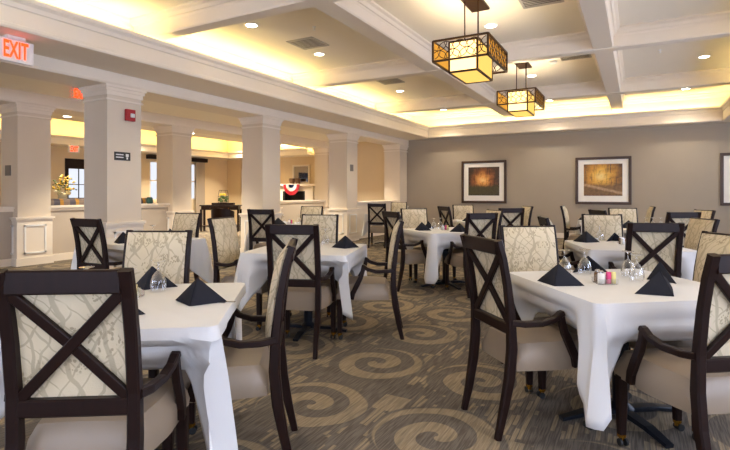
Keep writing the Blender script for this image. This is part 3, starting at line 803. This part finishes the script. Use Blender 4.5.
CH = [
 ('L', -1.560, 0.880, 123, 'dark X-backed armchair, the big one seen squarely from behind at the front corner'),
 ('L', -1.475, 1.928, 215, 'armchair seen edge-on beside the front table on the pillar side'),
 ('L', -2.671, 2.103, 298, 'armchair facing us across the front table on the pillar side'),
 ('R', -0.740, 2.629, 44.5, 'X-backed armchair standing clear on the open swirl carpet in front'),
 ('R', 0.412, 2.438, 126, 'X-backed armchair cut by the photo edge at the front picture-side table'),
 ('R', 0.487, 3.543, 217, 'armchair at the front picture-side table, tan front cut by the photo edge'),
 ('R', -0.704, 3.736, 303, 'pale-fronted armchair facing us across the front picture-side table'),
 ('C', -2.290, 2.984, 110, 'X-backed armchair seen squarely from behind at the second pillar-side table'),
 ('C', -1.835, 3.978, 206, 'armchair seen edge-on beside the second pillar-side table'),
 ('C', -3.09, 4.54, 292, 'armchair facing us across the second pillar-side table'),
 ('C', -3.56, 3.52, 12, 'armchair pulled out between the pillars and the second table, pale front showing'),
 ('T', 0.133, 4.581, 109, 'X-backed armchair seen squarely from behind at the second picture-side table'),
 ('T', -0.344, 6.110, 285, 'armchair facing us across the second picture-side table, framed by two napkins'),
 ('T', 0.558, 5.608, 204, 'tan-fronted armchair at the window side of the second picture-side table'),
 ('T', -0.815, 5.140, 20, 'armchair seen from behind at an angle beside the bare taupe wall'),
 ('F', -2.80, 5.74, 57, 'X-backed armchair at the aisle side of the corner-on mid-room table'),
 ('F', -1.62, 5.83, 136, 'X-backed armchair with its arm before the corner-on mid-room table'),
 ('F', -3.005, 6.967, 310, 'tan-fronted armchair facing us behind the corner-on mid-room table'),
 ('F', -1.756, 6.963, 225, 'armchair hidden but for its tan top behind the corner-on table'),
 ('Q', -4.500, 2.740, 93, 'X-backed armchair beside the fire-alarm pillar, seen from behind'),
 ('Q', -4.700, 4.110, 272, 'armchair facing us at the table beside the fire-alarm pillar'),
 ('D', -4.84, 5.56, 105, 'X-backed armchair seen from behind in front of the second pillar'),
 ('D', -5.10, 7.24, 284, 'armchair facing us under the fireplace bunting'),
 ('E', -5.150, 9.840, 108, 'X-backed armchair against the panelled low wall, its whole seat showing'),
 ('E', -5.390, 11.540, 288, 'tan-fronted armchair by the last pillar at the picture wall'),
 ('G', -1.74, 7.94, 122, 'X-backed armchair seen from behind at the table below the sunset picture'),
 ('G', -1.740, 9.274, 214, 'tan-fronted armchair, only a strip showing beside the sunset picture table'),
 ('G', -3.019, 8.345, 48, 'small X-backed armchair just under the sunset picture frame'),
 ('G', -3.05, 9.55, 300, 'tan-fronted armchair facing us just under the sunset picture'),
 ('K', 0.517, 7.299, 118, 'X-backed armchair with bright top rail at the third picture-side table'),
 ('K', -0.198, 8.786, 285, 'tan-fronted armchair facing us at the third picture-side table'),
 ('K', 0.837, 8.375, 208, 'tan-fronted armchair highest at the window side below the last picture'),
 ('K', -0.488, 7.680, 34, 'armchair back just showing above a pale chair under the golden picture'),
 ('N', -1.220, 9.863, 1, 'armchair seen edge-on at the farthest table, its pale side showing'),
 ('N', 0.255, 10.179, 186, 'armchair seen edge-on under the end of the golden picture'),
]
table('L', -2.03, 1.45, 36, 'front table on the pillar side', 1, (.34, .3, .3, .36))
table('R', -.08, 3.10, 38, 'front table on the picture side', 2, (.3, .3, .33, .33))
table('C', -2.62, 3.66, 18, 'second table on the pillar side', 3, (.3, .3, .3, .36))
table('T', -.09, 5.34, 20, 'second table on the picture side', 4)
table('F', -2.27, 6.35, 50, 'corner-on table in mid room', 5, (.3, .3, .38, .3))
table('Q', -4.64, 3.45, 0, 'table beside the fire-alarm pillar', 6)
table('D', -4.97, 6.42, 8, 'table between the second and third pillars', 7)
table('E', -5.27, 10.69, 8, 'table by the farthest pillars', 8)
table('G', -2.42, 8.78, 36, 'table below the sunset picture', 9)
table('K', .17, 8.02, 25, 'third table on the picture side', 10)
table('N', -.49, 10.0, 6, 'farthest table below the golden picture', 11)

for key, x, y, hd, l in CH: chair(x, y, hd, l, 'dark armchairs round the dining tables')

# ---------------------------------------------------------------- table settings
def make_napkin():
    mb = MB(); V = lambda *c: mb.b.verts.new(c)
    # pyramid-folded napkin: two flaps that meet on a front ridge and open at the back, each of doubled cloth
    A = (0, .0, .112); L_ = (-.125, .035, 0); R_ = (.125, .035, 0); F_ = (0, -.075, 0)
    def flap(tri, off):
        n = (Vector(tri[1])-Vector(tri[0])).cross(Vector(tri[2])-Vector(tri[0])).normalized()
        n = n if n.y < 0 else -n
        N = 5; g = {}
        for layer in (0, 1):
            for i in range(N+1):
                for j in range(N+1-i):
                    a, b = i/N, j/N; c_ = 1-a-b
                    p = Vector(tri[0])*c_+Vector(tri[1])*a+Vector(tri[2])*b
                    e = min(a, b, c_); bul = .014*min(1, e*3)
                    p = p+n*((bul+.004) if layer == 0 else -.006)
                    p.z = max(p.z, 0.0005)
                    g[layer, i, j] = mb.b.verts.new(p)
        for layer in (0, 1):
            for i in range(N):
                for j in range(N-i):
                    mb.b.faces.new((g[layer, i, j], g[layer, i+1, j], g[layer, i, j+1]))
                    if i+j < N-1: mb.b.faces.new((g[layer, i+1, j], g[layer, i+1, j+1], g[layer, i, j+1]))
        edge = [(i, 0) for i in range(N+1)]+[(N-k, k) for k in range(1, N+1)]+[(0, N-k) for k in range(1, N)]
        for (a, b) in zip(edge, edge[1:]+edge[:1]):
            mb.b.faces.new((g[0, a[0], a[1]], g[0, b[0], b[1]], g[1, b[0], b[1]], g[1, a[0], a[1]]))
    flap((A, L_, F_), 0); flap((A, F_, R_), 0)
    return mb.build('folded_napkin', M['napkin'], None, True)
nproto = make_napkin(); nfirst = [True]
def napkin(key, u, v, head, label, sc=1.):
    o = nproto if nfirst[0] else nproto.copy()
    if not nfirst[0]: COL.objects.link(o)
    nfirst[0] = False
    c, a, d_ = TABLES[key]
    o.location = (c.x+u*math.cos(a)-v*math.sin(a), c.y+u*math.sin(a)+v*math.cos(a), ZT)
    o.rotation_euler.z = math.radians(head)+PI/2; o.scale = (sc, sc, sc)
    tag(o, label, 'napkin', 'folded charcoal napkins')
def make_glass():
    mb = MB()
    mb.lathe([(.0335, 0), (.038, .02), (.0395, .034), (.0375, .055), (.030, .078), (.018, .096), (.007, .106), (.0045, .115), (.0042, .138), (.008, .146), (.033, .1525), (.034, .155), (0, .157)], 24)
    return mb.build('wine_glass', M['glass'], None, True)
gproto = make_glass(); gfirst = [True]
def glass(key, u, v, label):
    o = gproto if gfirst[0] else gproto.copy()
    if not gfirst[0]: COL.objects.link(o)
    gfirst[0] = False
    c, a, d_ = TABLES[key]
    o.location = (c.x+u*math.cos(a)-v*math.sin(a), c.y+u*math.sin(a)+v*math.cos(a), ZT)
    tag(o, label, 'glass', 'upside-down wine glasses')
def wl(key, x, y):   # world -> table coordinates
    c, a, d_ = TABLES[key]; dx, dy = x-c.x, y-c.y
    return dx*math.cos(a)+dy*math.sin(a), -dx*math.sin(a)+dy*math.cos(a)
# headings: direction the napkin ridge points to (degrees, world)
napkin('R', *wl('R', -.375, 2.87), 262, 'charcoal folded napkin before the chair on the open carpet')
napkin('R', *wl('R', .10, 2.85), 318, 'largest charcoal folded napkin, in front at the picture-side table')
napkin('R', *wl('R', .12, 3.30), 200, 'charcoal folded napkin half hidden behind the largest one', .95)
napkin('R', *wl('R', -.27, 3.42), 120, 'charcoal folded napkin behind the two goblets by the pale chair', .9)
glass('R', *wl('R', -.385, 3.21), 'upside-down goblet closest to the pale-fronted chair at the front table')
glass('R', *wl('R', -.28, 3.30), 'upside-down goblet just beside the salt and sugar caddy')
glass('R', *wl('R', -.045, 3.32), 'upside-down goblet behind its twin before the big napkins')
glass('R', *wl('R', .0, 3.17), 'upside-down goblet touching the big folded napkins')
napkin('L', *wl('L', -1.755, 1.59), 292, 'charcoal folded napkin at the free corner of the front pillar-side table')
napkin('L', *wl('L', -2.25, 1.73), 290, 'charcoal folded napkin standing between two goblets on the pillar-side table')
napkin('L', *wl('L', -1.86, 1.25), 300, 'charcoal napkin tip peeping past the big front chair', .9)
glass('L', *wl('L', -2.03, 1.44), 'upside-down goblet right beside the big front chair back')
glass('L', *wl('L', -2.14, 1.68), 'upside-down goblet leaning in front of the standing dark napkin')
glass('L', *wl('L', -2.26, 1.38), 'upside-down goblet of which only the foot shows over the big chair')
napkin('C', *wl('C', -2.33, 3.83), 300, 'charcoal folded napkin on the second pillar-side table')
glass('C', *wl('C', -2.66, 4.0), 'upside-down goblet before the fabric chair on the second pillar-side table')
napkin('T', *wl('T', -.45, 5.47), 275, 'charcoal folded napkin at the corner of the second picture-side table')
napkin('T', *wl('T', -.20, 5.72), 120, 'charcoal folded napkin with open fold before the chair facing us', .8)
glass('T', *wl('T', -.34, 5.68), 'upside-down goblet between two napkins on the second picture-side table')
napkin('F', *wl('F', -2.52, 6.12), 265, 'charcoal folded napkin before the tan chair on the corner-on table')
napkin('F', *wl('F', -2.6, 6.56), 230, 'charcoal folded napkin partly behind another on the corner-on table', .9)
napkin('F', *wl('F', -2.0, 6.13), 310, 'charcoal folded napkin beside the dark chair on the corner-on table')
glass('F', *wl('F', -2.45, 6.38), 'upside-down goblet nearer the tan chair on the corner-on table')
glass('F', *wl('F', -2.40, 6.5), 'upside-down goblet second in its pair on the corner-on table')
glass('F', *wl('F', -2.10, 6.35), 'upside-down goblet next to the dark napkin on the corner-on table')
napkin('Q', *wl('Q', -4.5, 3.12), 290, 'charcoal folded napkin against the fire-alarm pillar')
napkin('Q', *wl('Q', -4.62, 3.78), 270, 'charcoal napkin tip behind the fabric chair near the lounge opening', .9)
glass('Q', *wl('Q', -4.55, 3.5), 'upside-down goblet foot above the chair near the lounge opening')
napkin('D', *wl('D', -4.95, 6.1), 290, 'small charcoal napkin on the table between the pillars')
glass('D', *wl('D', -5.0, 6.3), 'upside-down goblet next to the napkin between the pillars')
glass('D', *wl('D', -4.8, 6.45), 'upside-down goblet next to the pink packets between the pillars')
napkin('K', *wl('K', -.10, 7.93), 290, 'charcoal folded napkin on the third picture-side table')
glass('K', *wl('K', .12, 7.95), 'upside-down goblet first of three over the X-backed chair')
glass('K', *wl('K', .20, 8.02), 'upside-down goblet second of three over the X-backed chair')
glass('K', *wl('K', .30, 8.1), 'upside-down goblet third of three over the X-backed chair')
napkin('N', *wl('N', -.83, 9.92), 280, 'charcoal folded napkin on the farthest table')
napkin('G', *wl('G', -2.6, 8.5), 290, 'charcoal folded napkin on the table below the sunset picture')

def caddy(key, u, v, rz, desc, full=True):
    c, a, d_ = TABLES[key]; base = Vector((c.x+u*math.cos(a)-v*math.sin(a), c.y+u*math.sin(a)+v*math.cos(a), ZT))
    rz = math.radians(rz); cz, sz = math.cos(rz), math.sin(rz)
    t = thing('condiment_caddy', 'clear condiment caddy on the '+desc, 'caddy', base, rz)
    MB().box(-.054, .054, -.043, .043, 0, .004).build('tray', M['glass'], t)
    MB().box(-.054, .054, -.0008, .0008, .004, .05).build('divider', M['glass'], t)
    f = MB()
    for yy in (-.043, .043): f.box(-.054, .054, yy-.0015, yy+.0015, .004, .03)
    f.build('side_panel', M['glass'], t)
    def at(x, y, z=.0045): return (base.x+x*cz-y*sz, base.y+x*sz+y*cz, ZT+z)
    def shaker(x, y, fill, fl, lab_):
        s = thing('shaker', lab_, 'shaker', at(x, y), rz)
        MB().lathe([(0, 0), (.018, 0), (.0185, .05), (.014, .056), (0, .056)], 14).build('jar', fill, s, True)
        MB().lathe([(0, .0705), (.010, .0695), (.0155, .064), (.016, .0565), (0, .0565)], 14).build('cap', M['steel'], s, True)
    shaker(-.03, -.021, M['salt'], None, 'white salt shaker in the caddy on the '+desc)
    shaker(-.03, .021, M['pepper'], None, 'brown pepper shaker in the caddy on the '+desc)
    for col, nm, x0 in (('pink', 'pink', .004), ('yellow', 'pale yellow', .03)):
        pr = None
        for i in range(3):
            o = MB().box(-.0105, .0105, -.0022, .0022, 0, .062, .0006).build('sugar_packet', M[col], None, False, at(x0+.006, -.03+i*.0065), rz) if pr is None else pr.copy()
            if pr is not None: COL.objects.link(o); o.location = at(x0+.006, -.03+i*.0065)
            pr = pr or o
            tag(o, '%s sweetener packet in the caddy on the %s' % (nm, desc), 'packet', '%s packets on the %s' % (nm, desc))
caddy('R', *wl('R', -.155, 3.03), 28, 'front table on the picture side')
caddy('L', *wl('L', -2.13, 1.51), 28, 'front table on the pillar side')
caddy('T', *wl('T', -.10, 5.42), 25, 'second table on the picture side')
caddy('F', *wl('F', -2.27, 6.32), 28, 'corner-on table in mid room')
caddy('D', *wl('D', -4.92, 6.40), 28, 'table between the second and third pillars')
# flatware tucked under the free napkin
for nm, off, l in (('fork', 0., 'steel fork tucked under the napkin on the front pillar-side table'), ('knife', .03, 'steel knife tucked under the napkin on the front pillar-side table')):
    mb = MB(); mb.box(-.1, .03, -.004, .004, .0005, .004, .001)
    if nm == 'knife': mb.box(.03, .11, -.008, .008, .0005, .0035, .001)
    else:
        mb.box(.03, .06, -.011, .011, .0005, .004, .001)
        for yy in (-.009, -.003, .003, .009): mb.box(.06, .1, yy-.0015, yy+.0015, .0005, .0035)
    tag(mb.build(nm, M['steel'], None, False, (-1.735+off*.6, 1.61+off, ZT), math.radians(22)), l, nm)

# ================================================================ LOUNGE FURNISHINGS
t = thing('striped_sofa', 'striped sofa back showing over the low wall', 'sofa', (-10.05, 6.3, 0))
MB().box(-.5, .3, -1.2, 1.2, .12, .45, .03).build('base', M['stripe'], t); MB().box(.12, .36, -1.2, 1.2, .45, 1.14, .06).build('backrest', M['stripe'], t)
for s in (-1, 1): MB().box(-.5, .3, s*1.2-.1, s*1.2+.1, .12, .72, .04).build('arm', M['stripe'], t)
for sx in (-.44, .26):
    for sy in (-1.1, 1.1): MB().box(sx-.03, sx+.03, sy-.03, sy+.03, 0, .12).build('leg', M['wood'], t)
t = thing('side_table', 'tall dark table behind the sofa carrying yellow flowers', 'table', (-10.9, 6.1, 0))
MB().box(-.2, .2, -.3, .3, 1.05, 1.09, .008).build('tabletop', M['wood'], t)
for sx in (-.17, .17):
    for sy in (-.27, .27): MB().box(sx-.02, sx+.02, sy-.02, sy+.02, 0, 1.05).build('leg', M['wood'], t)
def blob(mb, c, r, seg=7):
    w = bmesh.ops.create_icosphere(mb.b, subdivisions=1, radius=r)
    bmesh.ops.transform(mb.b, matrix=Matrix.Translation(c) @ Matrix.Diagonal((1, 1, random.uniform(.5, .9), 1)), verts=w['verts'])
t = thing('flower_arrangement', 'big yellow flower arrangement in a vase beyond the low wall', 'flowers', (-10.9, 6.12, 1.091))
MB().lathe([(0, 0), (.06, 0), (.09, .05), (.08, .12), (.055, .15), (0, .15)], 16).build('vase', M['pale'], t, True)
fl, lf, pa = MB(), MB(), MB()
for i in range(70):
    a = random.uniform(0, 6.28); e = random.uniform(.1, 1.45); rr = random.uniform(.1, .3)
    c = (rr*math.cos(a)*math.cos(e), rr*math.sin(a)*math.cos(e), .2+rr*math.sin(e)*1.15)
    blob(fl if i % 3 else lf, c, random.uniform(.02, .035))
for i in range(14):
    a = random.uniform(0, 6.28); blob(pa, (.1*math.cos(a), .14*math.sin(a), .16+random.uniform(-.03, .05)), .035)
lf.build('leaves', M['leaf'], t); fl.build('blossom', M['flower'], t); pa.build('pale_blossom', M['pale'], t)
tag(MB().lathe([(0, 0), (.05, 0), (.07, .06), (.06, .12), (.05, .14), (0, .14)], 14).build('small_pot', M['bottlegreen'], None, True, (XB-.26, 7.2, 1.016)), 'small dark pot on the low wall ledge before the window', 'pot')

t = thing('console_table', 'dark console table against the lounge opening', 'table', (-11.9, 11.75, 0), math.radians(29))
MB().box(-.65, .65, -.2, .2, .82, .86, .008).build('tabletop', M['wood'], t)
MB().box(-.6, .6, -.17, .17, .70, .82).build('apron', M['wood'], t)
for x in (-.3, .3): d_ = MB().box(-.27+x, .27+x, -.185, -.17, .715, .805, .004).build('drawer', M['wood'], t); MB().lathe([(0, 0), (.012, 0), (.012, .02), (0, .02)], 10).xf(Matrix.Translation((x, -.185, .76)) @ Matrix.Rotation(PI/2, 4, 'X')).build('knob', M['brass'], d_)
for sx in (-.6, .6):
    for sy in (-.16, .16): MB().box(sx-.03, sx+.03, sy-.03, sy+.03, 0, .72).build('leg', M['wood'], t)
MB().box(-.62, .62, -.17, .17, .16, .19).build('shelf', M['wood'], t)
tag(MB().box(-.35, .35, -.13, .13, .0005, .07, .006).build('wooden_tray', M['wood'], None, False, (-11.85, 11.8, .86), math.radians(29)), 'flat dark wooden box on the console under the plant', 'tray')
t = thing('terrarium_lantern', 'wire lantern planter with yellow flowers on the console table', 'planter', (-11.85, 11.8, .931), math.radians(29))
w = MB(); s = .13
for zz in (0, .2, .40):
    k2 = s if zz < .3 else s*.8
    w.tube([(-k2, -k2, zz+.005), (k2, -k2, zz+.005), (k2, k2, zz+.005), (-k2, k2, zz+.005), (-k2, -k2, zz+.005)], .006, 5)
for sx in (-1, 1):
    for sy in (-1, 1): w.tube([(sx*s, sy*s, .005), (sx*s, sy*s, .2), (sx*s*.8, sy*s*.8, .405)], .006, 5)
w.build('cage', M['iron'], t)
lf, fl = MB(), MB()
for i in range(60): blob(lf, (random.uniform(-.14, .14), random.uniform(-.12, .12), random.uniform(.03, .22)), random.uniform(.02, .04))
for i in range(20): blob(fl, (random.uniform(-.09, .09), random.uniform(-.08, .08), random.uniform(.24, .3)), random.uniform(.02, .03))
lf.build('leaves', M['leaf'], t); fl.build('blossom', M['flower'], t)
# dark round-backed chairs in front of the console
def tub(x, y, rz, label):
    t = thing('tub_chair', label, 'chair', (x, y, 0), math.radians(rz))
    b = MB(); n = 14
    o_, i_ = [], []
    for k_ in range(n+1):
        a = PI+PI*k_/n; hgt = .72+.10*math.sin(PI*k_/n)
        o_.append((b.b.verts.new((.33*math.cos(a), .3*math.sin(a), .3)), b.b.verts.new((.34*math.cos(a), .32*math.sin(a), hgt))))
        i_.append((b.b.verts.new((.27*math.cos(a), .24*math.sin(a), .3)), b.b.verts.new((.28*math.cos(a), .26*math.sin(a), hgt))))
    for k_ in range(n):
        b.b.faces.new((o_[k_][0], o_[k_+1][0], o_[k_+1][1], o_[k_][1])); b.b.faces.new((i_[k_][0], i_[k_][1], i_[k_+1][1], i_[k_+1][0]))
        b.b.faces.new((o_[k_][1], o_[k_+1][1], i_[k_+1][1], i_[k_][1])); b.b.faces.new((o_[k_][0], i_[k_][0], i_[k_+1][0], o_[k_+1][0]))
    for k_ in (0, n): b.b.faces.new((o_[k_][0], o_[k_][1], i_[k_][1], i_[k_][0]))
    b.build('backrest', M['wood'], t, True)
    MB().box(-.27, .27, -.24, .26, .3, .46, .04).build('seat', M['vinyl'], t)
    for sx in (-.23, .23):
        for sy in (-.18, .2): MB().box(sx-.02, sx+.02, sy-.02, sy+.02, 0, .3).build('leg', M['wood'], t)
tub(-10.35, 10.3, 20, 'dark round-backed chair standing before the lounge console')

# fireplace wall
t = thing('fireplace', 'white fireplace with dark opening on the lounge end wall', 'fireplace', (-10.85, YB-.001, 0))
MB().box(-.85, -.5, -.3, 0, 0, 1.5).box(.5, .85, -.3, 0, 0, 1.5).box(-.5, .5, -.3, 0, 1.32, 1.5).build('surround', M['trim'], t)
MB().box(-1., 1., -.4, 0, 1.5, 1.58, .01).build('mantel', M['trim'], t)
MB().box(-.5, .5, -.05, 0, 0, 1.32).box(-.5, -.42, -.29, -.05, 0, 1.32).box(.42, .5, -.29, -.05, 0, 1.32).build('firebox', M['char'], t)
t = thing('mirror', 'framed mirror above the mantel reflecting the glowing cove', 'mirror', (-10.72, YB-.001, 1.60))
MB().box(-.38, -.32, -.05, 0, 0, .68, .006).box(.32, .38, -.05, 0, 0, .68, .006).box(-.32, .32, -.05, 0, 0, .06, .006).box(-.32, .32, -.05, 0, .62, .68, .006).build('frame', M['trim'], t)
MB().box(-.32, .32, -.02, -.004, .06, .62).build('glass', M['mirror'], t)
# bunting: pleated half-round fan in red, white and blue
t = thing('hanging_bunting', 'red, white and blue pleated bunting fan on the mantel', 'bunting', (-10.86, YB-.424, 1.56))
def fan(r0, r1, name, mat, yo):
    b = MB(); n = 40; prev = None
    for i in range(n+1):
        a = PI+PI*i/n; dy = .012*(1 if i % 2 else -1)+yo
        cur = (b.b.verts.new((r0*math.cos(a), dy*.6, r0*math.sin(a)*1.05)), b.b.verts.new((r1*math.cos(a), dy, r1*math.sin(a)*1.05)),
               b.b.verts.new((r1*math.cos(a), dy+.004, r1*math.sin(a)*1.05)), b.b.verts.new((r0*math.cos(a), dy*.6+.004, r0*math.sin(a)*1.05)))
        if prev:
            for q_ in range(4): b.b.faces.new((prev[q_], cur[q_], cur[(q_+1) % 4], prev[(q_+1) % 4]))
        prev = cur
    b.build(name, mat, t)
fan(.002, .125, 'blue_band', M['bblue'], 0); fan(.125, .24, 'white_band', M['white'], 0); fan(.24, .37, 'red_band', M['bred'], 0)
for x, l in ((-11.0, 'brown woven basket on the mantel beside the other one'), (-10.74, 'brown woven basket on the mantel nearer the mirror middle')):
    tag(MB().lathe([(0, 0), (.09, 0), (.11, .16), (.1, .2), (.085, .2), (0, .19)], 16).build('basket', M['basket'], None, True, (x, YB-.2, 1.581)), l, 'basket')

# ================================================================ LIGHT
def area(name, loc, rot, sx, sy, power, col):
    a = bpy.data.lights.new(name, 'AREA'); a.shape = 'RECTANGLE'; a.size = sx; a.size_y = sy; a.energy = power; a.color = col
    o = bpy.data.objects.new(name, a); COL.objects.link(o); o.location = loc; o.rotation_euler = rot; return o
YEL = (1, .84, .38)
# cove strips lie in the trough behind the ledge lip and shine up
area('cove_strip', (XF+.5, (YS+YB)/2, ZL-.1), (PI, 0, 0), .06, 18.0, 76, YEL)
area('cove_strip', ((XL+XRL)/2, YL+.2, ZL-.1), (PI, 0, 0), 7.2, .06, 31, YEL)
area('cove_strip', (XRL+.3, (YS+YB)/2, ZL-.1), (PI, 0, 0), .06, 18.0, 52, YEL)
area('cove_strip', (LX0-.4, (YS+YB)/2, 2.72), (PI, 0, 0), .06, 18.0, 130, YEL)
area('cove_strip', (-11.5, YB-.4, 2.72), (PI, 0, 0), 3.8, .06, 60, YEL)
W = bpy.data.worlds.new('world'); S.world = W; W.use_nodes = True
W.node_tree.nodes['Background'].inputs[0].default_value = (.75, .85, 1, 1); W.node_tree.nodes['Background'].inputs[1].default_value = .4

S.view_settings.view_transform = 'Standard'; S.view_settings.look = 'None'; S.view_settings.gamma = 1
S.view_settings.exposure = .74
S.cycles.use_denoising = True
S.cycles.max_bounces = 8; S.cycles.diffuse_bounces = 5; S.cycles.transparent_max_bounces = 16
S.cycles.sample_clamp_indirect = 6; S.cycles.caustics_reflective = False; S.cycles.caustics_refractive = False
